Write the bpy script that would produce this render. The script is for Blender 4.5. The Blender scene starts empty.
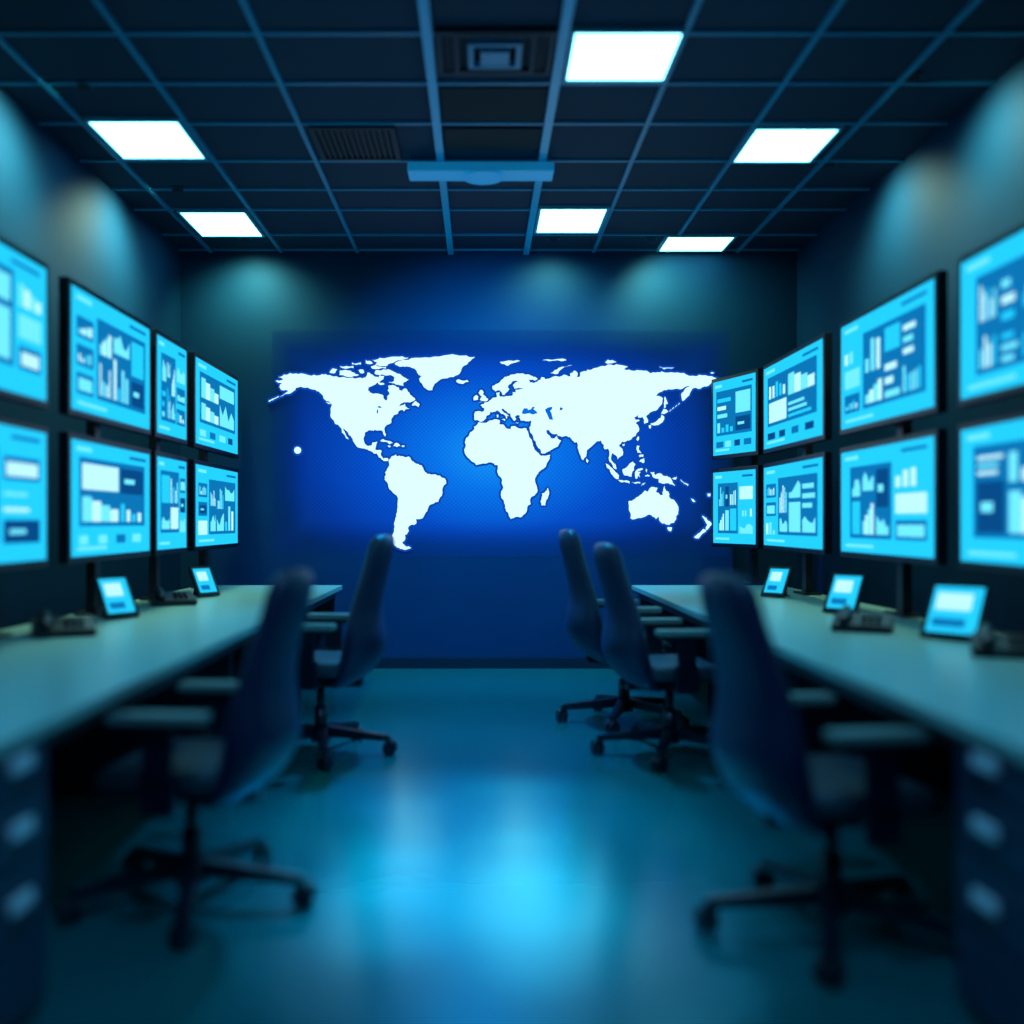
import bpy, bmesh, math, random
from mathutils import Vector, Matrix
scene = bpy.context.scene
try:
    scene.view_settings.view_transform = 'Standard'
    scene.view_settings.look = 'None'
except Exception: pass
COL = scene.collection

def lin(r,g,b):
    f=lambda c:(c/255/12.92) if c/255<=0.04045 else ((c/255+0.055)/1.055)**2.4
    return (f(r),f(g),f(b),1)

# ---------------- materials ----------------
def mat(name, rgb, rough=.6, metal=0, spec=.5, noise=0, nscale=8, emit=None, estr=0, sheen=0, coat=0, bump=0, bscale=60):
    m=bpy.data.materials.new(name); m.use_nodes=True
    nt=m.node_tree; b=nt.nodes['Principled BSDF']
    c=lin(*rgb)
    b.inputs['Base Color'].default_value=c
    b.inputs['Roughness'].default_value=rough
    b.inputs['Metallic'].default_value=metal
    b.inputs['Specular IOR Level'].default_value=spec
    if sheen: b.inputs['Sheen Weight'].default_value=sheen
    if coat: b.inputs['Coat Weight'].default_value=coat
    if emit:
        b.inputs['Emission Color'].default_value=lin(*emit); b.inputs['Emission Strength'].default_value=estr
    tc=nt.nodes.new('ShaderNodeTexCoord')
    if noise:
        n=nt.nodes.new('ShaderNodeTexNoise'); n.inputs['Scale'].default_value=nscale; n.inputs['Detail'].default_value=4
        nt.links.new(tc.outputs['Object'],n.inputs['Vector'])
        mx=nt.nodes.new('ShaderNodeMix'); mx.data_type='RGBA'
        nt.links.new(n.outputs['Fac'],mx.inputs[0])
        mx.inputs[6].default_value=tuple(x*(1-noise) for x in c[:3])+(1,)
        mx.inputs[7].default_value=tuple(min(1,x*(1+noise)) for x in c[:3])+(1,)
        nt.links.new(mx.outputs[2],b.inputs['Base Color'])
    if bump:
        n2=nt.nodes.new('ShaderNodeTexNoise'); n2.inputs['Scale'].default_value=bscale
        nt.links.new(tc.outputs['Object'],n2.inputs['Vector'])
        bp=nt.nodes.new('ShaderNodeBump'); bp.inputs['Strength'].default_value=bump; bp.inputs['Distance'].default_value=.01
        nt.links.new(n2.outputs['Fac'],bp.inputs['Height']); nt.links.new(bp.outputs['Normal'],b.inputs['Normal'])
    return m
def emat(name, rgb, s=1):
    m=bpy.data.materials.new(name); m.use_nodes=True; nt=m.node_tree
    nt.nodes.remove(nt.nodes['Principled BSDF'])
    e=nt.nodes.new('ShaderNodeEmission'); e.inputs[0].default_value=lin(*rgb); e.inputs[1].default_value=s
    nt.links.new(e.outputs[0],nt.nodes['Material Output'].inputs[0]); return m

M_wall=mat('wall_paint',(8,54,86),.65,noise=.15,nscale=2,bump=.1,spec=.15)
M_ceil=mat('ceiling_tile',(9,38,64),.8,noise=.15,nscale=3,bump=.15,bscale=90)
M_grid=mat('ceiling_grid_metal',(20,140,176),.4,metal=.0)
M_rail=mat('ceiling_rail_metal',(16,180,220),.35)
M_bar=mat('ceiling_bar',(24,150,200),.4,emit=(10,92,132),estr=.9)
M_black=mat('black_void',(6,10,18),.8)
M_floor=mat('polished_floor',(14,104,104),.21,spec=1.0,noise=.12,nscale=1.5)
_b=M_floor.node_tree.nodes['Principled BSDF']; _b.inputs['IOR'].default_value=1.85; _b.inputs['Specular Tint'].default_value=(.04,.72,1,1)
M_desk=mat('desk_laminate',(150,192,182),.33,spec=.6,noise=.06,nscale=5)
M_edge=mat('desk_edge',(95,120,125),.4)
M_cab=mat('cabinet_paint',(14,46,74),.5,noise=.08)
M_gap=mat('cabinet_gap',(8,12,18),.7)
M_handle=mat('handle_steel',(250,250,250),.3)
M_panelD=mat('desk_panel_dark',(8,22,42),.6)
M_bezel=mat('monitor_bezel',(6,14,28),.4)
M_fab=mat('chair_fabric',(9,28,62),.42,spec=.7,sheen=.08,noise=.1,nscale=20,bump=.2,bscale=200)
M_fab.node_tree.nodes['Principled BSDF'].inputs['Sheen Tint'].default_value=(.1,.45,1,1)
M_seat_lit=mat('chair_fabric_lit_seat',(42,62,72),.6,sheen=.05,noise=.1,nscale=20)  # chair fabric made paler, light falling on the seat put into the colour
M_plast=mat('chair_plastic',(8,19,38),.32,spec=.8)
M_pad=mat('armrest_pad',(112,136,128),.45)
M_base=mat('skirting',(8,22,40),.5)
M_phone=mat('phone_plastic',(6,14,28),.45)
M_lightp=bpy.data.materials.new('light_diffuser'); M_lightp.use_nodes=True
_nt=M_lightp.node_tree; _nt.nodes.remove(_nt.nodes['Principled BSDF']); _e=_nt.nodes.new('ShaderNodeEmission')
_e.inputs[0].default_value=(.22,.80,.94,1); _e.inputs[1].default_value=6.0
_nt.links.new(_e.outputs[0],_nt.nodes['Material Output'].inputs[0])
M_frame=mat('light_frame',(110,170,195),.5)
M_can=mat('downlight_trim',(30,70,100),.5)
M_land=emat('map_land_glow',(212,255,255),1.15)
M_outline=emat('map_outline',(8,74,185),.95)
M_scr=emat('screen_cyan',(34,200,250),1.15)
M_scr2=emat('screen_cyan_light',(108,230,255),1.15)
M_blk=emat('screen_blue',(12,120,186),1.0)
M_dk=emat('screen_navy',(8,76,138),1.0)
M_wht=emat('screen_white',(184,244,255),1.15)

# ---------------- mesh helpers ----------------
class MB:
    def __init__(s,mats): s.bm=bmesh.new(); s.mats=mats
    def box(s,x0,x1,y0,y1,z0,z1,m=0,bev=0):
        t=bmesh.new(); bmesh.ops.create_cube(t,size=1)
        for v in t.verts: v.co=Vector(((x0+x1)/2+v.co.x*(x1-x0),(y0+y1)/2+v.co.y*(y1-y0),(z0+z1)/2+v.co.z*(z1-z0)))
        if bev: bmesh.ops.bevel(t,geom=t.edges[:],offset=bev,segments=2,affect='EDGES',profile=.7)
        s.add(t,m)
    def cyl(s,c,r1,r2,h,m=0,axis='Z',seg=24,smooth=True):
        t=bmesh.new(); bmesh.ops.create_cone(t,cap_ends=True,segments=seg,radius1=r1,radius2=r2,depth=h)
        R=Matrix.Identity(3)
        if axis=='X': R=Matrix.Rotation(math.pi/2,3,'Y')
        if axis=='Y': R=Matrix.Rotation(math.pi/2,3,'X')
        for v in t.verts: v.co=R@v.co+Vector(c)
        for f in t.faces:
            if len(f.verts)==4: f.smooth=True
        s.add(t,m)
    def quad(s,pts,m=0):
        vs=[s.bm.verts.new(p) for p in pts]; f=s.bm.faces.new(vs); f.material_index=m
    def add(s,t,m,M=None):
        for f in t.faces: f.material_index=m
        if M is not None: bmesh.ops.transform(t,matrix=M,verts=t.verts)
        me=bpy.data.meshes.new('t'); t.to_mesh(me); t.free(); s.bm.from_mesh(me); bpy.data.meshes.remove(me)
    def mesh(s,name):
        me=bpy.data.meshes.new(name); s.bm.to_mesh(me); s.bm.free()
        for m in s.mats: me.materials.append(m)
        return me
    def obj(s,name,loc=(0,0,0),rot=0,parent=None):
        o=bpy.data.objects.new(name,s.mesh(name)); COL.objects.link(o); o.location=loc; o.rotation_euler[2]=rot
        if parent: o.parent=parent
        return o
def simple_box(name,x0,x1,y0,y1,z0,z1,m,bev=0):
    b=MB([m]); cx,cy,cz=(x0+x1)/2,(y0+y1)/2,(z0+z1)/2
    b.box(x0-cx,x1-cx,y0-cy,y1-cy,z0-cz,z1-cz,0,bev); return b.obj(name,(cx,cy,cz))
def empty(name,loc=(0,0,0),rot=0,sc=1):
    e=bpy.data.objects.new(name,None); COL.objects.link(e); e.location=loc; e.rotation_euler[2]=rot; e.scale=(sc,)*3; e.empty_display_size=.1; return e
def child(name,me,parent,loc=(0,0,0)):
    o=bpy.data.objects.new(name,me); COL.objects.link(o); o.parent=parent; o.location=loc; return o

# ---------------- room ----------------
XL,XR,YB,YF,ZC=-2.56,2.71,8.55,-1.6,3.57
simple_box('floor',XL-.1,XR+.1,YF-.1,YB+.1,-.1,0,M_floor)
simple_box('ceiling',XL-.1,XR+.1,YF-.1,YB+.1,ZC,ZC+.1,M_ceil)
simple_box('wall_left',XL-.1,XL,YF,YB,0,ZC,M_wall)
simple_box('wall_right',XR,XR+.1,YF,YB,0,ZC,M_wall)
simple_box('wall_back',XL-.1,XR+.1,YB,YB+.1,0,ZC,M_wall)
simple_box('wall_front',XL-.1,XR+.1,YF-.1,YF,0,ZC,M_wall)
simple_box('baseboard_back',XL,XR,YB-.02,YB,0,.09,M_base,.004)
simple_box('baseboard_left',XL,XL+.02,YF,YB-.02,0,.09,M_base,.004)
simple_box('baseboard_right',XR-.02,XR,YF,YB-.02,0,.09,M_base,.004)

# ceiling grid
gx=[-2.3,-1.7,-1.05,.97,1.6,2.2]
gy=[-1.1,-.5,.1,.7,1.3,1.9,2.5,3.05,3.6,4.17,4.73,5.27,5.8,6.4,6.95,7.4,8.05,8.5]
b=MB([M_grid,M_rail])
for x in gx: b.box(x-.014,x+.014,YF,YB,ZC-.018,ZC,0)
for y in gy:
    b.box(XL,XR,y-.012,y+.012,ZC-.014,ZC,0)
for x in (-.25,.395): b.box(x-.024,x+.024,YF,YB,ZC-.035,ZC,1)
b.obj('ceiling_grid')

# recessed panels
def panel(x0,x1,y0,y1):
    b=MB([M_frame,M_lightp]); cx,cy=(x0+x1)/2,(y0+y1)/2; w,h=(x1-x0)/2,(y1-y0)/2
    for a in ((-w,w,-h,-h+.02),(-w,w,h-.02,h),(-w,-w+.02,-h+.02,h-.02),(w-.02,w,-h+.02,h-.02)):
        b.box(a[0],a[1],a[2],a[3],-.026,0,0,.003)
    b.box(-w+.02,w-.02,-h+.02,h-.02,-.02,-.004,1)
    b.obj('ceiling_panel_light',(cx,cy,ZC-.001))
for p in [(-2.27,-1.72,5.72,6.34),(-2.25,-1.73,7.40,8.06),(.43,.97,4.68,5.22),(1.60,2.12,5.83,6.40),(.43,.95,7.32,7.96),(1.50,2.07,8.04,8.50),(-2.25,-1.7,2.9,3.5),(1.63,2.15,2.5,3.05)]:
    panel(*p)

# vents and dark tiles
def vent(name,x0,x1,y0,y1,slats,square=False):
    b=MB([M_panelD,M_black,M_grid]); cx,cy=(x0+x1)/2,(y0+y1)/2; w,h=(x1-x0)/2,(y1-y0)/2
    b.box(-w,w,-h,h,-.012,0,1)
    for a in ((-w,w,-h,-h+.03),(-w,w,h-.03,h),(-w,-w+.03,-h+.03,h-.03),(w-.03,w,-h+.03,h-.03)):
        b.box(a[0],a[1],a[2],a[3],-.028,-.008,0,.003)
    if square:
        for k,(r,z) in enumerate(((.2,-.03),(.13,-.04))):
            for a in ((-r,r,-r,-r+.025),(-r,r,r-.025,r),(-r,-r+.025,-r+.025,r-.025),(r-.025,r,-r+.025,r-.025)):
                b.box(a[0],a[1],a[2],a[3],z,-.008,2 if k else 0)
        b.box(-.07,.07,-.07,.07,-.05,-.008,2)
        for i in range(4):
            for sgn in (-1,1):
                x=sgn*(w-.05-.02*i); b.box(x-.004,x+.004,-h+.04,h-.04,-.024,-.01,0)
    else:
        n=slats
        for i in range(n):
            x=-w+.04+(2*w-.08)*(i+.5)/n
            b.box(x-.008,x+.008,-h+.03,h-.03,-.024,-.01,0)
    b.obj(name,(cx,cy,ZC-.001))
vent('ceiling_air_diffuser',-.215,.36,4.68,5.13,0,True)
vent('ceiling_vent',-1.0,-.5,5.82,6.34,12)
simple_box('ceiling_dark_tile',-.215,.36,5.32,5.75,ZC-.012,ZC-.001,M_black)
simple_box('ceiling_dark_tile',-.215,.36,5.87,6.2,ZC-.012,ZC-.001,M_black)

# ceiling light bar
b=MB([M_bar,M_plast])
b.box(-.46,.47,-.10,.10,-.10,-.04,0,.012)
b.cyl((.02,0,-.105),.13,.11,.016,0)
for x in (-.3,.33): b.cyl((x,0,-.02),.012,.012,.045,1)
b.obj('projector_bar',(0,6.42,ZC))

def spot(name,loc,target,energy,color,size,blend=1,rad=.05):
    l=bpy.data.lights.new(name,'SPOT'); l.energy=energy; l.color=color; l.spot_size=math.radians(size); l.spot_blend=blend; l.shadow_soft_size=rad
    o=bpy.data.objects.new(name,l); COL.objects.link(o); o.location=loc
    d=Vector(target)-Vector(loc); o.rotation_euler=d.to_track_quat('-Z','Y').to_euler(); return o
def washer(x,y,tx,ty,tz,e,col,size=135):
    b=MB([M_can,M_black]); b.cyl((0,0,-.006),.05,.05,.012,0); b.cyl((0,0,-.014),.04,.04,.004,1)
    o=b.obj('added_fill_downlight',(x,y,ZC-.001))
    l=spot('added_fill_lamp',(x,y,ZC-.05),(tx,ty,tz),e,col,size); 
    l.parent=o; l.location=(0,0,-.05)
for x,tx,e in ((-1.92,-1.92,85),(.6,.6,45),(1.40,1.7,80)): washer(x,YB-.38,tx,YB,2.75,e,(.4,.95,.55))
for y in (5.3,6.95): washer(XL+.46,y,XL,y,2.8,170,(.62,.96,.60))
for y in (5.2,6.45): washer(XR-.46,y,XR,y,2.8,115,(.62,.96,.60))

# ---------------- world map ----------------
L={}
L['na']=[(-168,65.6),(-162,66.5),(-164,68),(-166,68.4),(-161,70.3),(-156.5,71.3),(-150,70.5),(-141,69.6),(-134,69.5),(-128,70.5),(-124,69.5),(-115,68.3),(-108,67.8),(-102,67.8),(-96,68.2),(-94.5,71.8),(-92,70.5),(-89,68.8),(-86,67.8),(-85,69.5),(-81.5,69.2),(-82,67),(-87,64.5),(-94,61),(-94.5,58.8),(-92.5,57),(-88,56.5),(-82.3,55.2),(-82,53),(-80,51.2),(-79,52),(-79,54.5),(-77,56),(-78.5,58.5),(-77.5,60),(-78,62.3),(-73.5,62.3),(-70,61),(-69.5,59),(-67,58.3),(-64.5,60.2),(-62,57.5),(-60,55),(-57,53),(-56.5,51.8),(-60,50.2),(-66,50.1),(-70,47.3),(-65,49),(-64.5,47),(-61,45.8),(-65.5,43.5),(-67,44.8),(-70,43.7),(-70.5,42),(-74,40.6),(-75.8,37),(-76,35),(-81,32),(-81.3,30),(-80,26.5),(-80.7,25.2),(-82,27),(-83,29.5),(-85,29.7),(-89.5,30.2),(-90,29.2),(-94,29.6),(-97,28),(-97.5,25),(-97.7,22),(-96,19.2),(-94,18.2),(-91.5,18.6),(-90.5,21),(-87,21.5),(-88,18),(-88.5,15.8),(-83.5,15),(-83.7,11),(-82,9),(-79.5,9.5),(-78,8.9),(-78.3,7.6),(-80,7.4),(-83,8.3),(-85.7,10),(-87.5,13),(-92,14.5),(-95,16),(-99.5,16.7),(-104,19),(-105.5,21),(-106.5,23.5),(-109,26),(-112,29.5),(-114,31.3),(-112.8,28),(-109.8,23),(-112.2,25),(-115,28),(-117,32.5),(-120.5,34.5),(-122.5,37.5),(-124.3,40.3),(-124,46),(-123,48.5),(-127.5,51),(-130,54.5),(-133.5,58),(-139.5,59.7),(-146,60.8),(-151.5,60.8),(-152.5,59),(-158,56.3),(-164.5,54.4),(-160.5,56.5),(-157.5,58.7),(-162,58.7),(-165,61),(-164.5,63.1),(-161,64.3),(-166,64.3)]
L['gl']=[(-73,78),(-68,80),(-60,82),(-45,82.5),(-30,84.5),(-18,84),(-9,83),(-14,79.5),(-18,76.5),(-20,73),(-22,70.5),(-26,68.5),(-33,67.5),(-39.5,64.5),(-43,59),(-48,60),(-51.5,64),(-53.5,67),(-51,69.5),(-54.5,71),(-57,74.5),(-62,76),(-68,76)]
L['baf']=[(-80,73.7),(-88,73.3),(-89,71),(-84,70.2),(-78,69.8),(-73,68),(-73.5,65.5),(-78,64.6),(-72,63),(-66,62),(-66,64.5),(-62,66.5),(-67,69),(-72,71.5)]
L['vic']=[(-117,70),(-117,73),(-108,73),(-105,71.3),(-101.5,69.7),(-106,69.1),(-113,69.3)]
L['ban']=[(-125,72),(-123,74.3),(-119,73.9),(-120.5,71.5)]
L['ell']=[(-89,76.7),(-80,76.4),(-76,78.5),(-68,80.5),(-62,82.5),(-72,83.2),(-85,82.3),(-91,81),(-87,79)]
L['dev']=[(-92,76),(-80,75.6),(-80,74.6),(-91,74.6)]
L['mel']=[(-117,76.2),(-106,76.5),(-106,75),(-114,74.9)]
L['axe']=[(-96,80.8),(-92.5,80),(-90.5,78.3),(-96,78.5)]
L['par']=[(-107,79),(-100,79),(-100,77.6),(-107,77.8)]
L['pow']=[(-102,73.4),(-98,73.6),(-97.5,71.5),(-100.5,71.3)]
L['sou']=[(-86.5,65.3),(-82.5,64.3),(-81,63.4),(-86,63.5)]
L['nf']=[(-59.3,47.8),(-56,51),(-53,48.5),(-54,46.6)]
L['cub']=[(-84.5,22),(-82,23.3),(-77,21.9),(-74.3,20.4),(-77.5,19.7),(-78.5,20.8)]
L['his']=[(-74.3,18.3),(-73,20.1),(-69.5,19.8),(-68.3,18.3),(-71,17.7)]
L['pr']=[(-67.3,18.8),(-65.3,18.8),(-65.3,17.6),(-67.3,17.6)]
L['jam']=[(-78.5,18.8),(-76.3,18.4),(-76.5,17.5),(-78.2,17.8)]
L['sa']=[(-77.5,8.3),(-75.5,10.7),(-72,12.2),(-71.5,10.8),(-68,10.8),(-62,10.7),(-60,8.5),(-57,6),(-51.5,4.3),(-50,1),(-49,-0.5),(-44,-2.5),(-37,-3.2),(-32.7,-5.5),(-31.8,-9),(-35,-13),(-35.5,-18),(-38,-22),(-42.5,-23.7),(-46,-26),(-47,-29),(-50,-33),(-53,-34.8),(-56,-34.8),(-55.5,-37),(-57,-38.8),(-61,-39.5),(-62.5,-41.5),(-62,-44),(-65,-46.5),(-64.5,-49),(-67,-51.5),(-66.5,-52.8),(-62,-54.7),(-60,-56),(-66,-57),(-71,-55.5),(-74.5,-52),(-75,-47),(-73.5,-42),(-73.5,-38),(-71.6,-33),(-71,-28),(-70.3,-20),(-71.5,-17.5),(-76,-14),(-79,-8),(-81,-6),(-81,-4),(-80,-2.5),(-80.7,-1),(-79,1.5),(-77.3,4),(-77.8,6.8)]
L['af']=[(-6,35.6),(-2,35.1),(3,36.9),(10,37.3),(11,36.8),(10.5,34.3),(15,32.3),(19.5,30.3),(20,32.5),(23,32.7),(29,30.9),(32,31.2),(32.4,29.9),(33.8,27),(35.3,23.8),(36.8,21),(37.2,18.5),(39,15.3),(42.7,12),(43.5,11.2),(51.2,11.9),(50.8,9.5),(48,4.5),(44,1),(40.5,-2.6),(39,-5.5),(39.5,-9),(40.6,-12),(40.6,-15.5),(36,-18.8),(35,-21),(35.5,-24),(32.8,-26),(32.5,-28.5),(30,-31.5),(27,-33.6),(22,-34.1),(19.5,-34.7),(18.3,-33),(17.5,-30),(15,-26.5),(14.3,-22),(11.8,-17.5),(13.7,-12),(12.8,-7),(11.8,-4.5),(9,-1),(9.5,2),(9.5,4),(7,4.4),(4.5,6.3),(1,6),(-4,5.2),(-7.5,4.4),(-11,6.8),(-13.3,9),(-16.7,12.4),(-17.4,14.8),(-16.2,19),(-17,21),(-15.5,24.5),(-13,27.8),(-9.8,30),(-9.5,32.5),(-6.8,34.1)]
L['mad']=[(49.3,-12),(50.3,-15.5),(48,-21),(47,-25),(44.5,-25),(43.4,-22),(44.3,-19.5),(44.5,-16.3),(47,-15.3)]
L['eu']=[(-9,37),(-9.4,38.8),(-8.8,43.2),(-2,43.4),(-1.3,45.5),(-4.5,48),(-1.5,48.7),(-1.7,49.7),(1.5,50.3),(4,52),(6,53.5),(8.5,53.8),(8.1,57),(10.5,57.6),(10.3,55.5),(11,54.2),(14,54),(18.5,54.7),(21,55),(21.2,57.5),(24,57.2),(23.5,59.2),(28,59.6),(29.8,60),(25,60.5),(22.5,60.2),(21.3,62.5),(25.3,65),(22,65.8),(18,63),(17,61),(18.5,59.8),(16.5,57.5),(14.5,55.5),(13,55.5),(11,58.8),(10,59),(7.5,58),(5.2,59.5),(5,62),(10,64),(13.5,67),(17,69),(22,70.2),(28,71),(31,70.2),(37,69),(41,67.3),(40,66.2),(34,66.7),(35,64.5),(38,64),(40.5,64.8),(43.5,66.3),(44,68.3),(46.5,68),(47,66.8),(53,68.5),(60,69),(61.5,70),(67,68.8),(67,71),(70,73),(73,71.5),(72.3,68.5),(74.5,68.5),(75,71.5),(80,72.5),(81,73.8),(87,75),(95,76.2),(104,77.7),(113,76),(110,74.4),(113.5,73.8),(123,73.2),(127,73),(131,71),(139,71.8),(140,72.5),(150,71.5),(160,70),(170,70),(180,69),(190,66.3),(186,64.5),(180,65),(178,62.5),(171,60),(164.5,59.8),(163,57.5),(162,55),(156.7,51),(155.7,55.5),(158,58.5),(163,62),(159.5,61.5),(155,59.5),(149,59.5),(142,59),(135.5,54.7),(141,53),(140.5,50),(137.5,46),(135,44),(131.5,43),(129.7,41.5),(127.6,39.8),(129.3,37),(129,35.3),(126.5,34.4),(126.2,37.5),(124.8,39.7),(121.3,39),(121.5,40.8),(118,39.2),(119,37.3),(122.5,37),(119.2,35),(121.8,31.8),(121.8,29),(119,25.5),(115,22.7),(110.5,21.2),(108.3,21.6),(105.8,19),(108.9,15.3),(109.2,11.8),(105,8.7),(104.6,10.5),(102.5,12),(100.9,13.4),(99.6,10),(100.8,7),(103.4,4.5),(104,1.4),(101.3,2.9),(100,6),(98.1,8),(98.4,12),(97.4,16.5),(94.5,16),(94,19),(91.8,22.4),(88.5,21.7),(86.5,20),(82.3,16.7),(80.2,15),(80,11),(77.5,8),(75,12),(73,17),(72.7,21),(70.5,20.8),(69,22.3),(67,24.8),(61.6,25.2),(57.2,25.8),(56.4,27.3),(54,27),(51,28.3),(50,30),(48,30),(48.2,28),(49.8,26.3),(51.5,24.3),(54.5,23.9),(56.2,25.6),(57,24),(59.8,22.4),(57.8,19),(55,17),(52,15.6),(45,12.9),(43.8,13.2),(43.2,16),(39.8,21),(37.6,25),(35.4,28),(35,29.6),(34.5,31.5),(35.8,35),(36,36.8),(32,36.2),(30.5,36.8),(27.5,36.9),(26.5,39),(27,40.4),(25.5,40.9),(23.7,40.2),(22.8,39.5),(24,38),(22.8,36.6),(21.3,37.5),(19.5,40.2),(19.3,42),(15.5,43.9),(13.6,45.6),(12.3,45.2),(12.4,44.2),(14,42.5),(16,41.7),(18.4,40),(17,40.4),(16.5,39.5),(17,38.9),(16,38),(15.5,40),(12.3,41.7),(10.3,43.5),(8.8,44.4),(6,43.2),(3.2,43.2),(3,41.8),(0,39.8),(0,38.5),(-2,36.8),(-5.5,36.3),(-7,37.2)]
H=[[(28.4,42),(28.8,43.5),(30.5,46),(33,45.8),(33.5,44.6),(35.5,45),(37,46.8),(39,46.8),(37.8,45),(41.2,42.2),(38,41.2),(35,42),(31,41.4)],
[(47.5,43),(47,45),(50,46.5),(53,46.8),(52.6,45),(51,44),(52.3,42),(52.8,40),(53.8,37.4),(50.3,37.6),(49.2,40)],
[(58.5,44.5),(59,46.5),(61.5,46),(60,44)],[(-88,46.5),(-85,47.6),(-83,46.2),(-84.5,45.8)],[(-87.5,42),(-87,45),(-86,44.5),(-86.3,42)]]
L['gb']=[(-5.5,50),(-3,51.2),(-5,51.8),(-4.3,53.3),(-3,54),(-4.8,55.3),(-6,57),(-5,58.8),(-3,58.8),(-2,57.5),(-2.8,56),(-1.5,55),(0.3,53),(1.7,52.6),(1,51.3),(-1,50.7)]
L['ie']=[(-6.5,52.2),(-10,51.6),(-9.8,54),(-7.5,55.3),(-6.3,54.3)]
L['is']=[(-24,65.7),(-22,64),(-18.5,63.4),(-14,64.8),(-15,66.3),(-20,66),(-23,66.5)]
L['sv']=[(11,79.5),(20,80.3),(27,80),(21,78.5),(17,76.7),(13,78)]
L['nz1']=[(51.5,71.2),(55,73.5),(61,76),(68.5,77),(60.5,74.5),(57.5,71)]
L['fj']=[(45,80.8),(60,81.7),(64,80.7),(50,80)]
L['sz']=[(95,79.3),(97,81),(104,79.3),(100,78.5)]
L['ns']=[(138,75.9),(150,75.2),(142,74)]
L['wr']=[(179,71.6),(182,71.4),(180,70.8)]
L['sic']=[(12.5,37.7),(15.3,37.7),(15,36.5)]
L['sar']=[(8.3,41),(9.7,41),(9.6,39.2),(8.5,39)]
L['cre']=[(23.5,35.5),(26.2,35.4),(25,34.7)]
L['sri']=[(80,9.3),(81.8,7.5),(80.8,6),(79.8,7.5)]
L['sum']=[(95.3,5.6),(98,4.3),(100.5,2.3),(103.5,-1),(106,-3),(105.8,-5.6),(104.5,-5.8),(101,-2.8),(98.7,1.2),(96,3.8)]
L['jav']=[(105.3,-6.6),(108.5,-6.5),(112.5,-6.8),(114.5,-7.7),(114.3,-8.9),(109,-8)]
L['bor']=[(109,1.5),(111.5,2.5),(114,4.8),(117,7),(119,5.3),(117.8,2),(118,0.8),(116.3,-1.5),(116,-4),(113,-3.2),(110.2,-2.9),(109,-0.5)]
L['sul']=[(119,-3.3),(119.8,0.6),(121,1.5),(125,1.9),(124.8,1),(121,0.2),(121.3,-0.7),(123.3,-0.7),(122,-2),(122.8,-4.5),(121,-3),(120.4,-5.5),(119.4,-5.4)]
L['luz']=[(120,16),(120.4,18.6),(122.4,18.4),(121.8,15.5),(124,13),(121,13.5)]
L['min']=[(122,7),(123.5,8.6),(126,9.5),(126.4,7),(125.3,5.8)]
L['vis']=[(122,11.5),(125.3,12.3),(125.3,10.5),(122.5,10.2)]
L['ng']=[(131,-0.6),(134,-0.6),(135,-3),(138,-1.5),(144.5,-3.6),(147.8,-6),(150.8,-10.6),(147,-9.6),(143.5,-8.6),(141,-9.1),(138,-8.3),(138,-5.8),(133,-4.2),(132.5,-2.5)]
L['flo']=[(116,-8),(122.8,-8),(123,-9),(119,-9.2)]
L['tim']=[(123.5,-10.6),(127,-8.4),(125,-9)]
L['nb']=[(148.5,-5.4),(152,-4),(151.5,-6)]
L['sol']=[(155,-6),(161.5,-9.8),(161,-10.6),(156,-7.4)]
L['mol']=[(127.5,1.8),(128.5,1),(128,-1)]
L['hal']=[(127,-3),(130.5,-3),(130,-3.9),(127,-3.8)]
L['tai']=[(120,23),(121.5,25.4),(122,24.5),(121,22)]
L['hai']=[(108.8,19.6),(110.7,20),(110.3,18.5),(109,18.3)]
L['hon']=[(131,34.2),(135.5,35.9),(137,37.2),(139.5,38.8),(140,41),(141.9,39.8),(141,36),(139,34.6),(135.8,33.6),(132,33.9)]
L['kyu']=[(129.7,33.3),(131.7,33.3),(131.4,31.2),(130.2,31.1)]
L['hok']=[(139.8,42),(141.5,45.3),(145.3,43.5),(143,42)]
L['sak']=[(142,46),(142,50),(142.5,54.2),(143.6,52),(144.8,49),(143.2,48.7),(143.3,46.3)]
L['tas']=[(144.7,-40.8),(148.3,-41),(147.5,-43.7),(146,-43.4)]
L['au']=[(113.5,-22),(114,-26),(115.5,-31),(115,-34.2),(118,-35),(123.5,-34),(129,-31.7),(132,-32),(135.5,-34.8),(137.8,-32.8),(138.2,-35.6),(140.5,-38),(143.5,-38.8),(146.3,-39),(150,-37.3),(151.5,-33),(153.5,-28.5),(152.8,-25),(149,-20.5),(146,-18.8),(145.4,-15),(143.5,-14.2),(142.5,-10.8),(141.5,-13),(140.8,-17.5),(139,-17.5),(135.5,-15),(136.8,-12.2),(132.5,-11.4),(130.5,-12.6),(129,-15),(126.5,-14),(123.5,-17),(122,-18.2),(118.5,-20.3)]
L['nzn']=[(172.5,-32.5),(174.5,-33.5),(177,-36),(181,-38.3),(178,-41),(175.2,-43),(175.3,-41),(176.5,-38.5),(174.5,-36)]
L['nzs']=[(173.3,-42),(175.6,-43.6),(172,-46),(169.5,-49),(166,-48),(170,-45)]
L['nc']=[(163.5,-19.8),(167,-22),(166,-22.5)]
L['fij']=[(176.5,-16.5),(179,-16.3),(178.5,-18.4),(177,-18.2)]
L['vic2']=[(-128.2,50.6),(-125,49.8),(-123.4,48.3),(-126,49)]
L['ha']=[(-150.5+2.8*math.cos(a*math.pi/5),15.2+2.6*math.sin(a*math.pi/5)) for a in range(10)]
for i in range(4):
    x=-166.5-2.3*i*.9; y=53.9-.9*i
    L['al%d'%i]=[(x-.9,y-.7),(x+.8,y-.1),(x+1,y+.7),(x-.6,y+.1)]
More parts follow.
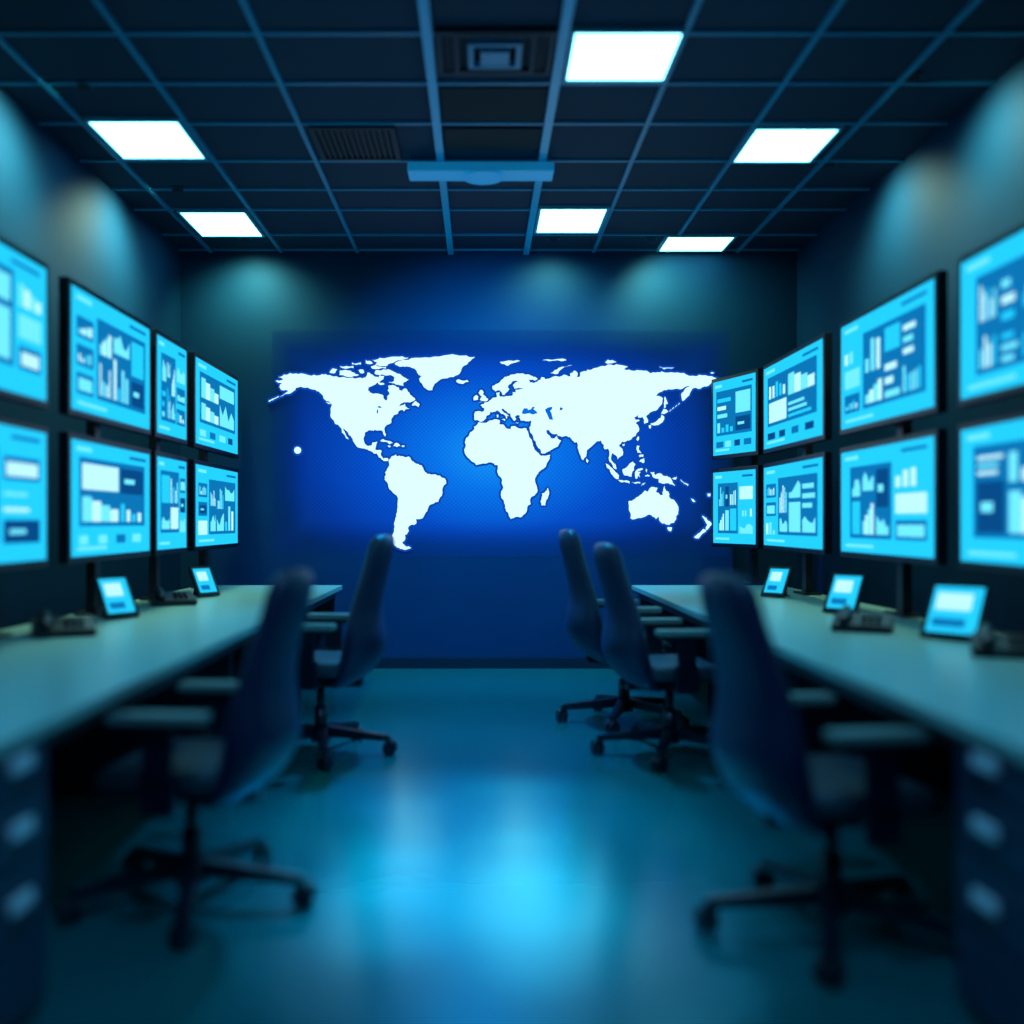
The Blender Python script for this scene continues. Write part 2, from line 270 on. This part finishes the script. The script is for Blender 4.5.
for i in range(4):
    x=147+2.3*i; y=44+1.6*i
    L['ku%d'%i]=[(x-.6,y-.7),(x+.8,y+.4),(x+.4,y+.9),(x-.8,y-.2)]
rnd=random.Random(4)
S=117.65; YM=8.53
def toW(lon,lat):
    px=275+(lon+168)*1.257; py=471-1.38*lat
    return ((px-480)/S, 1.25+(522-py)/S)
def rough(P,lv,amp):
    for k in range(lv):
        Q=[]
        for i in range(len(P)):
            a=P[i]; c=P[(i+1)%len(P)]
            Q.append(a); dx,dy=c[0]-a[0],c[1]-a[1]; Ln=math.hypot(dx,dy)
            if Ln<1.6: continue
            d=rnd.uniform(-amp,amp)*min(Ln,5)
            Q.append(((a[0]+c[0])/2-dy/Ln*d,(a[1]+c[1])/2+dx/Ln*d))
        P=Q
    return P
display=empty('world_map_display',(0,YM,0))
PX0,PX1,PZ0,PZ1=-1.78,2.12,.955,2.89
mp=bpy.data.materials.new('map_screen'); mp.use_nodes=True; nt=mp.node_tree; nt.nodes.remove(nt.nodes['Principled BSDF'])
tc=nt.nodes.new('ShaderNodeTexCoord'); sx=nt.nodes.new('ShaderNodeSeparateXYZ'); nt.links.new(tc.outputs['Object'],sx.inputs[0])
def mth(op,a,b_=None):
    n=nt.nodes.new('ShaderNodeMath'); n.operation=op
    for i,v in enumerate((a,b_)):
        if v is None: continue
        if isinstance(v,(int,float)): n.inputs[i].default_value=v
        else: nt.links.new(v,n.inputs[i])
    return n.outputs[0]
dx=mth('DIVIDE',mth('SUBTRACT',sx.outputs[0],.12),1.98); dz=mth('DIVIDE',mth('SUBTRACT',sx.outputs[2],1.84),1.25)
r=mth('SQRT',mth('ADD',mth('MULTIPLY',dx,dx),mth('MULTIPLY',dz,dz)))
cr=nt.nodes.new('ShaderNodeValToRGB'); nt.links.new(r,cr.inputs[0])
cr.color_ramp.elements[0].position=0; cr.color_ramp.elements[0].color=lin(22,156,255)
cr.color_ramp.elements[1].position=1.0; cr.color_ramp.elements[1].color=lin(5,50,124)
e=cr.color_ramp.elements.new(.25); e.color=lin(10,120,242)
e=cr.color_ramp.elements.new(.55); e.color=lin(6,80,206)
e=cr.color_ramp.elements.new(.82); e.color=lin(5,58,162)
d1=mth('SINE',mth('MULTIPLY',sx.outputs[0],2*math.pi/.036)); d2=mth('SINE',mth('MULTIPLY',sx.outputs[2],2*math.pi/.036))
dots=mth('ADD',mth('MULTIPLY',mth('MULTIPLY',d1,d2),.13),.94)
em=nt.nodes.new('ShaderNodeEmission'); nt.links.new(cr.outputs[0],em.inputs[0]); nt.links.new(dots,em.inputs[1])
# translucent film: opacity fades out towards the film's border
ex=mth('MINIMUM',mth('SUBTRACT',sx.outputs[0],PX0),mth('SUBTRACT',PX1,sx.outputs[0]))
ez=mth('MINIMUM',mth('SUBTRACT',sx.outputs[2],PZ0),mth('SUBTRACT',PZ1,sx.outputs[2]))
mr=nt.nodes.new('ShaderNodeMapRange'); mr.interpolation_type='SMOOTHSTEP'; nt.links.new(mth('MINIMUM',ex,ez),mr.inputs[0])
mr.inputs[1].default_value=0; mr.inputs[2].default_value=.34; mr.inputs[3].default_value=.2; mr.inputs[4].default_value=1
tr=nt.nodes.new('ShaderNodeBsdfTransparent'); mix=nt.nodes.new('ShaderNodeMixShader')
nt.links.new(mr.outputs[0],mix.inputs[0]); nt.links.new(tr.outputs[0],mix.inputs[1]); nt.links.new(em.outputs[0],mix.inputs[2])
nt.links.new(mix.outputs[0],nt.nodes['Material Output'].inputs[0])
b=MB([mp]); b.quad([(PX0,.012,PZ0),(PX1,.012,PZ0),(PX1,.012,PZ1),(PX0,.012,PZ1)],0)
child('screen_film',b.mesh('screen_film'),display)
POLY=[]
for k,P in L.items():
    if k=='ha': POLY.append(P); continue
    POLY.append(rough(P,2,.16))
HOL=[rough(P,1,.1) for P in H]
def mapcurve(name,polys,ext,y,m,off=0):
    cu=bpy.data.curves.new(name,'CURVE'); cu.dimensions='2D'; cu.fill_mode='BOTH'; cu.extrude=ext; cu.offset=off
    for P in polys:
        sp=cu.splines.new('POLY'); sp.points.add(len(P)-1)
        for i,(a,c) in enumerate(P):
            X,Z=toW(a,c); sp.points[i].co=(X,Z,0,1)
        sp.use_cyclic_u=True
    o=bpy.data.objects.new(name,cu); COL.objects.link(o)
    dg=bpy.context.evaluated_depsgraph_get(); me=bpy.data.meshes.new_from_object(o.evaluated_get(dg))
    bpy.data.objects.remove(o)
    me.materials.clear(); me.materials.append(m)
    me.transform(Matrix.Translation((0,y,0))@Matrix.Rotation(math.pi/2,4,'X'))
    return child(name,me,display)
mapcurve('continents',POLY+HOL,.004,-.002,M_land)
bm=bmesh.new()
for P in POLY:
    W=[Vector(toW(*p)) for p in P]; n=len(W)
    area=sum(W[i].x*W[(i+1)%n].y-W[(i+1)%n].x*W[i].y for i in range(n))
    sg=1 if area>0 else -1
    out=[]
    for i in range(n):
        t=(W[(i+1)%n]-W[i-1]); 
        if t.length<1e-6: t=Vector((1,0))
        t.normalize(); nn=Vector((t.y,-t.x))*sg; out.append(W[i]+nn*.018)
    a=[bm.verts.new((p.x,.004,p.y)) for p in W]; c=[bm.verts.new((p.x,.004,p.y)) for p in out]
    for i in range(n):
        j=(i+1)%n
        try: bm.faces.new((a[i],a[j],c[j],c[i]))
        except Exception: pass
me=bpy.data.meshes.new('land_outline'); bm.to_mesh(me); bm.free(); me.materials.append(M_outline); child('land_outline',me,display)

# ---------------- monitors ----------------
def monitor(name,w,h,loc,rot,seed):
    R=random.Random(seed*7+3)
    b=MB([M_bezel,M_scr,M_scr2,M_blk,M_dk,M_wht])
    b.box(-w/2,w/2,0,.05,-h/2,h/2,0,.008)
    b.box(-w*.3,w*.3,.05,.085,-h*.3,h*.3,0,.01)
    bz=.032
    W=w-2*bz; Hh=h-2*bz
    def P(x,z): return (-W/2+x*W,-Hh/2+z*Hh)
    def q(x0,x1,z0,z1,m,ly=1):
        X0,Z0=P(x0,z0); X1,Z1=P(x1,z1); y=-.0012*ly
        b.quad([(X0,y,Z0),(X1,y,Z0),(X1,y,Z1),(X0,y,Z1)],m)
    def poly(pts,m,ly=3):
        vs=[(P(x,z)[0],-.0012*ly,P(x,z)[1]) for x,z in pts]; b.quad(vs,m)
    q(0,1,0,1,1,1)
    q(.05,.22,.91,.95,2,2); q(.7,.94,.91,.94,3,2)
    mode=seed%4
    if mode==0: area=(.10,.72,.18,.86); side=(.76,.95,.18,.86)
    elif mode==1: area=(.28,.93,.14,.84); side=(.05,.24,.14,.84)
    elif mode==2: area=(.08,.92,.26,.86); side=None
    else: area=(.12,.60,.14,.84); side=(.64,.94,.14,.84)
    q(*area,3,2)
    ax0,ax1,az0,az1=area; aw=ax1-ax0; ah=az1-az0
    def tile(x0,x1,z0,z1,ly=3):
        k=R.choice(['solid','bars','lines','area','bars','dark','solid','steps'])
        if k=='solid': q(x0,x1,z0,z1,R.choice([1,2,5]),ly)
        elif k=='dark':
            q(x0,x1,z0,z1,4,ly); q(x0+(x1-x0)*.15,x0+(x1-x0)*.6,z0+(z1-z0)*.4,z0+(z1-z0)*.6,2,ly+1)
        elif k=='bars':
            n=R.randint(3,5)
            for i in range(n):
                a=x0+(x1-x0)*i/n; q(a,a+(x1-x0)/n*.66,z0,z0+(z1-z0)*R.uniform(.3,1),R.choice([1,5,2]),ly)
        elif k=='lines':
            n=3
            for i in range(n):
                a=z0+(z1-z0)*i/n; q(x0,x0+(x1-x0)*R.uniform(.5,1),a,a+(z1-z0)/n*.5,R.choice([1,2,5]),ly)
        elif k=='area':
            n=5; hs=[R.uniform(.3,1) for _ in range(n+1)]
            for i in range(n):
                a=x0+(x1-x0)*i/n; c=x0+(x1-x0)*(i+1)/n
                poly([(a,z0),(c,z0),(c,z0+(z1-z0)*hs[i+1]),(a,z0+(z1-z0)*hs[i])],2,ly)
        else:
            n=4
            for i in range(n):
                a=x0+(x1-x0)*i/n; q(a,a+(x1-x0)/n*.98,z0,z0+(z1-z0)*(.35+.6*(i/n if seed%2 else 1-i/n)),5 if i%2 else 2,ly)
    nc=2+seed%2; nr=2
    colw=[R.uniform(.7,1.5) for _ in range(nc)]; s=sum(colw); x=ax0+.03
    for ci in range(nc):
        cw=(aw-.03)*colw[ci]/s
        z=az0+.04; rh=[R.uniform(.6,1.4) for _ in range(nr)]; t=sum(rh)
        for ri in range(nr):
            hh=(ah-.04)*rh[ri]/t
            tile(x,x+cw-.03,z,z+hh-.05); z+=hh
        x+=cw
    if side:
        x0,x1,z0,z1=side; n=3; z=z0
        for i in range(n):
            hh=(z1-z0)/n
            if R.random()<.5: q(x0,x1,z,z+hh-.06,3,2); tile(x0+.02,x1-.02,z+.03,z+hh-.1)
            else: tile(x0,x1,z,z+hh-.06,2)
            z+=hh
    else:
        for i in range(4): q(.08+.22*i,.08+.22*i+R.uniform(.08,.18),.1,.18,R.choice([3,2,4]),2)
    q(.06,.4,.05,.08,2,2)
    return b.obj(name,loc,rot)
ZU=(1.775+2.445)/2; HU=.67; ZLw=(1.045+1.69)/2; HL=.645
k=0
left=[(3.42,4.64),(4.86,6.08),(6.16,6.84),(7.0,8.28)]
right=[(3.28,4.5),(4.7,5.98),(6.24,7.6)]
for (a,c) in left:
    for z,h in ((ZU,HU),(ZLw,HL)):
        monitor('display_monitor',c-a,h,(-2.0,(a+c)/2,z),math.pi/2,[0,3,1,2,3,0,2,1][k%8]+4*k); k+=1
for (a,c) in right:
    for z,h in ((ZU-.01,HU),(ZLw,HL)):
        monitor('display_monitor',c-a,h,(2.15,(a+c)/2,z),-math.pi/2,[2,1,3,0,1,3][k%6]+4*k); k+=1
ang=math.atan2(.2,.62)
for z,h in ((ZU-.01,HU),(ZLw,HL)):
    monitor('display_monitor',.68,h,(2.03,8.0,z),-math.pi/2+ang,4*k+(k%4)); k+=1
def stand(x,y,sx):
    b=MB([M_bezel]); b.box(-.025,.025,-.04,.04,.012,1.6,0,.005); b.box(-.06,.06,-.12,.12,0,.014,0,.004)
    b.obj('monitor_stand',(x,y,.751))
for (a,c) in left: stand(-2.115,(a+c)/2+.25 if c<5 else (a+c)/2,-1)
for (a,c) in right: stand(2.265,(a+c)/2,1)
stand(2.2,8.04,1)

# ---------------- desks ----------------
def desk(name,xi,xo,y0,y1,sg):
    e=empty(name,(0,0,0)); lo,hi=min(xi,xo),max(xi,xo)
    b=MB([M_desk,M_edge]); b.box(lo,hi,y0,y1,.715,.75,0,.006)
    child('top',b.mesh('top'),e)
    b=MB([M_panelD]); 
    b.box(xo-.04 if sg>0 else xo+.01,xo-.01 if sg>0 else xo+.04,y0+.05,y1-.05,0,.715,0)
    for y in (y1-.06,): b.box(lo+.06,hi-.05,y-.03,y,0,.715,0)
    for y in (4.6,6.4): b.box(lo+.25,hi-.05,y-.03,y,0,.715,0)
    child('panels',b.mesh('panels'),e)
    b=MB([M_panelD]); b.box(xi+sg*.06-.02,xi+sg*.06+.02,2.6,y1-.1,.66,.715,0); child('rail',b.mesh('rail'),e)
    return e
DL=desk('control_desk',-1.09,-2.22,.2,7.92,-1)
DR=desk('control_desk',1.2,2.37,.2,7.92,1)
def pedestal(x,y0,y1,sg,par):
    b=MB([M_cab,M_gap,M_handle]); w=y1-y0
    b.box(0 if sg>0 else -.6,.6 if sg>0 else 0,-w/2,w/2,0.03,.712,0,.004)
    b.box(.02 if sg>0 else -.58,.58 if sg>0 else -.02,-w/2+.02,w/2-.02,0,.035,1)
    zs=[(.60,.705),(.43,.59),(.25,.42),(.04,.24)]
    hz=[.675,.52,.345]
    for i,(a,c) in enumerate(zs):
        f0,f1=(-.018,0) if sg>0 else (0,.018)
        b.box(f0,f1,-w/2+.012,w/2-.012,a,c,0,.004)
        if i<3:
            z=hz[i]
            h0,h1=(-.045,-.03) if sg>0 else (.03,.045)
            b.box(h0,h1,-.02,.085,z-.016,z+.016,2,.004)
            g0,g1=(-.032,-.016) if sg>0 else (.016,.032)
            for yy in (.01,.065): b.box(g0,g1,yy-.006,yy+.006,z-.008,z+.008,2)
    b.obj('drawer_pedestal',(x,(y0+y1)/2,0),0,par)
pedestal(-1.13,2.12,2.58,-1,DL); pedestal(-1.13,1.6,2.08,-1,DL)
pedestal(1.24,2.12,2.58,1,DR); pedestal(1.24,1.6,2.08,1,DR)

def tablet(x,y,rot,w=.2,h=.24):
    b=MB([M_bezel,M_scr,M_wht,M_blk])
    b.box(-w/2,w/2,-.008,.008,0,h,0,.005)
    b.quad([(-w/2+.02,-.0095,.025),(w/2-.02,-.0095,.025),(w/2-.02,-.0095,h-.02),(-w/2+.02,-.0095,h-.02)],1)
    b.quad([(-w/2+.04,-.0105,h*.5),(w/2-.06,-.0105,h*.5),(w/2-.06,-.0105,h*.8),(-w/2+.04,-.0105,h*.8)],2)
    b.quad([(-w/2+.04,-.0105,h*.2),(w/2-.07,-.0105,h*.2),(w/2-.07,-.0105,h*.35),(-w/2+.04,-.0105,h*.35)],3)
    bmesh.ops.rotate(b.bm,verts=b.bm.verts,cent=(0,0,0),matrix=Matrix.Rotation(math.radians(-28),3,'X'))
    b.box(-.05,.05,.0,.13,0,.008,0)
    t=bmesh.new(); bmesh.ops.create_cube(t,size=1)
    for v in t.verts: v.co=Vector((v.co.x*.06,v.co.y*.01,v.co.z*.13))
    b.add(t,0,Matrix.Translation((0,.11,.07))@Matrix.Rotation(math.radians(14),4,'X'))
    b.obj('touch_tablet',(x,y,.757),rot)
tablet(-1.84,5.15,math.radians(55)); tablet(-1.80,6.65,math.radians(55),.18,.22)
tablet(1.97,4.2,math.radians(-50),.25,.26); tablet(1.94,5.4,math.radians(-50)); tablet(1.93,6.6,math.radians(-50),.18,.22)
def phone(x,y,rot,s=1):
    b=MB([M_phone,M_bezel,M_scr])
    t=bmesh.new(); bmesh.ops.create_cube(t,size=1)
    for v in t.verts:
        top=v.co.z>0
        v.co=Vector((v.co.x*.26,v.co.y*.22,0 if not top else (.03 if v.co.y<0 else .075)))
    bmesh.ops.bevel(t,geom=t.edges[:],offset=.008,segments=2,affect='EDGES'); b.add(t,0)
    t=bmesh.new(); bmesh.ops.create_uvsphere(t,u_segments=16,v_segments=10,radius=1)
    for v in t.verts:
        yy=v.co.y; v.co=Vector((-.075+v.co.x*.03,yy*.12,.072+yy*.025+v.co.z*(.02+.012*abs(yy))))
    for f in t.faces: f.smooth=True
    b.add(t,1)
    for i in range(3):
        for j in range(4): b.box(.0+i*.03,.02+i*.03,-.07+j*.028,-.052+j*.028,.04+j*.006,.052+j*.006,1)
    b.obj('desk_phone',(x,y,.751),rot)
phone(-1.84,4.42,math.radians(25)); phone(-1.86,6.05,math.radians(25))
phone(1.76,4.6,math.radians(-25)); phone(1.98,3.74,math.radians(-25))

# ---------------- chairs ----------------
def loft(rings,mat_,name):
    bm=bmesh.new(); R=[]
    for ring in rings: R.append([bm.verts.new(p) for p in ring])
    n=len(R[0])
    for a,c in zip(R,R[1:]):
        for i in range(n):
            f=bm.faces.new((a[i],a[(i+1)%n],c[(i+1)%n],c[i])); f.smooth=True
    bm.faces.new(R[0][::-1]).smooth=True; bm.faces.new(R[-1]).smooth=True
    bmesh.ops.recalc_face_normals(bm,faces=bm.faces)
    me=bpy.data.meshes.new(name); bm.to_mesh(me); bm.free(); me.materials.append(mat_); return me
def sup(t,p):
    c,s=math.cos(t),math.sin(t); return (math.copysign(abs(c)**(2/p),c),math.copysign(abs(s)**(2/p),s))
prof=[(.345,-.12,.03,.32),(.36,-.15,.10,.39),(.41,-.205,.15,.44),(.48,-.245,.18,.47),(.56,-.265,.19,.48),(.63,-.266,.165,.46),(.71,-.266,.13,.43),(.80,-.283,.112,.40),(.88,-.303,.108,.37),(.96,-.325,.110,.34),(1.02,-.338,.116,.325),(1.06,-.346,.11,.305),(1.085,-.35,.08,.27),(1.097,-.352,.03,.20)]
rings=[]
for i,(z,x,th,w) in enumerate(prof):
    ring=[]
    for k in range(28):
        c,s=sup(2*math.pi*k/28,2.6); yy=s*w/2
        ring.append((x+c*th/2+.05*(yy/.25)**2,yy,z))
    rings.append(ring)
ME_back=loft(rings,M_fab,'backrest')
rings=[]
for (z,sc) in ((.395,.80),(.40,.92),(.42,.99),(.45,1.0),(.472,.97),(.482,.88),(.486,.7)):
    ring=[]
    for k in range(32):
        c,s=sup(2*math.pi*k/32,3.6); x=.03+c*.245*sc; yy=s*.25*sc
        zz=z-.035*max(0,(x-.15)/.12)**2+ .012*(abs(yy)/.25)**2
        ring.append((x,yy,zz))
    rings.append(ring)
ME_seat=loft(rings,M_seat_lit,'seat')
b=MB([M_plast,M_pad])
for s in (-1,1):
    b.box(-.155,.15,s*.29-.042,s*.29+.042,.645,.676,1,.012)
    b.box(-.13,.12,s*.29-.03,s*.29+.03,.628,.65,0,.004)
    b.box(-.045,.045,s*.29-.016,s*.29+.016,.46,.635,0,.006)
    b.box(-.055,.055,s*.275-.024,s*.275+.024,.36,.50,0,.008)
    b.box(-.035,.035,min(s*.1,s*.29),max(s*.1,s*.29),.36,.385,0,.006)
ME_arm=b.mesh('armrests')
b=MB([M_plast])
b.box(-.15,.13,-.11,.11,.345,.398,0,.015)
b.box(-.23,-.1,-.04,.04,.34,.375,0,.008)
b.cyl((0,0,.27),.022,.022,.18); b.cyl((0,0,.17),.034,.034,.14); b.cyl((0,0,.1),.055,.045,.07)
b.box(.02,.03,-.24,-.1,.36,.37,0); 
ME_col=b.mesh('gas_column')
def star(rot0):
    b=MB([M_plast])
    for i in range(5):
        a=math.radians(72*i+rot0)
        t=bmesh.new(); bmesh.ops.create_cube(t,size=1)
        for v in t.verts:
            out=v.co.x>0
            v.co=Vector((.375 if out else .03, v.co.y*(.04 if out else .062), (.085 if out else .115)+v.co.z*(.028 if out else .055)))
        bmesh.ops.bevel(t,geom=t.edges[:],offset=.006,segments=2,affect='EDGES')
        b.add(t,0,Matrix.Rotation(a,4,'Z'))
        for s in (-1,1):
            t=bmesh.new(); bmesh.ops.create_cone(t,cap_ends=True,segments=20,radius1=.037,radius2=.037,depth=.022)
            bmesh.ops.bevel(t,geom=[e for e in t.edges if len(e.link_faces)==2 and e.calc_face_angle()>1],offset=.004,segments=2,affect='EDGES')
            M=Matrix.Rotation(a,4,'Z')@Matrix.Translation((.378,0,.037))@Matrix.Rotation(.6*i,4,'Z')@Matrix.Translation((0,s*.018,0))@Matrix.Rotation(math.pi/2,4,'X')
            b.add(t,0,M)
        t=bmesh.new(); bmesh.ops.create_cone(t,cap_ends=True,segments=12,radius1=.012,radius2=.012,depth=.05)
        b.add(t,0,Matrix.Rotation(a,4,'Z')@Matrix.Translation((.37,0,.072)))
    return b.mesh('star_base')
def chair(x,y,rot,sc=1,zs=1,star_world=-18):
    e=empty('office_chair',(x,y,0),math.radians(rot),1); e.scale=(sc,sc,zs)
    for n,me in (('backrest',ME_back),('seat',ME_seat),('armrests',ME_arm),('gas_column',ME_col),('star_base',star(star_world-rot))):
        o=child(n,me,e)
        if n in('backrest','seat'):
            md=o.modifiers.new('s','SUBSURF'); md.levels=1; md.render_levels=1
chair(-.95,3.30,180-4,1,1,-6)
chair(-.86,5.40,180-6,1,1.08,-6)
chair(1.07,3.05,8,1,1,-38)
chair(1.02,5.38,6,1.03,1.04,-36)
chair(.90,6.25,4,1.03,1.1,-36)

# ---------------- lights ----------------
PY=6.42; PZ=ZC-.14
def beam(x,tx,ys,e,col,size):  # added spots imitating the map's bright reflection streaks on the floor
    for y,k in ys: spot('added_bar_spot',(x,PY,PZ),(tx,y,0),e*k,col,size,1,.12)
beam(-.3,-.30,((4.3,.5),(3.85,1.0),(3.5,1.4),(3.2,1.1)),1800,(0,.64,1),8)
beam(.33,.17,((4.6,.4),(4.1,.8),(3.7,1.3),(3.35,1.3),(3.1,.8)),1800,(0,.72,1),9)
spot('added_bar_spot',(0,PY,PZ),(-.03,3.9,0),1500,(0,.46,1),34,1,.1)  # added spot, blue glow around the floor streaks
spot('added_bar_spot',(0,PY,PZ),(0.0,5.3,0),620,(0,.42,1),62,1,.1)  # added wide spot, blue fill over the far floor
spot('added_bar_spot',(.02,PY,PZ),(.15,YB,1.5),1050,(0,.36,1),100,1,.1)  # added spot that tints the back wall blue around the map
for (x,y) in ((-.02,2.0),(.1,.2)):  # added downlights out of view, blue fill for the chairs and near floor
    b=MB([M_can,M_black]); b.cyl((0,0,-.006),.08,.08,.012,0); b.cyl((0,0,-.014),.065,.065,.004,1)
    o=b.obj('added_fill_downlight',(x,y,ZC-.001))
    l=spot('added_fill_lamp',(x,y,ZC-.05),(x,y+2.2,0),125,(.10,.44,.9),115,1,.07); l.parent=o; l.location=(0,0,-.05)

# ---------------- camera ----------------
cam=bpy.data.cameras.new('camera'); co=bpy.data.objects.new('camera',cam); COL.objects.link(co)
co.location=(0,0,1.25); co.rotation_euler=(math.pi/2,0,0)
cam.sensor_width=36; cam.lens=36*1000/1024; cam.shift_x=32/1024; cam.shift_y=10/1024
cam.dof.use_dof=True; cam.dof.focus_distance=8.52; cam.dof.aperture_fstop=.5
cam.clip_start=.05
scene.camera=co
w=bpy.data.worlds.new('world'); scene.world=w; w.use_nodes=True
w.node_tree.nodes['Background'].inputs[0].default_value=(.01,.03,.06,1); w.node_tree.nodes['Background'].inputs[1].default_value=.3
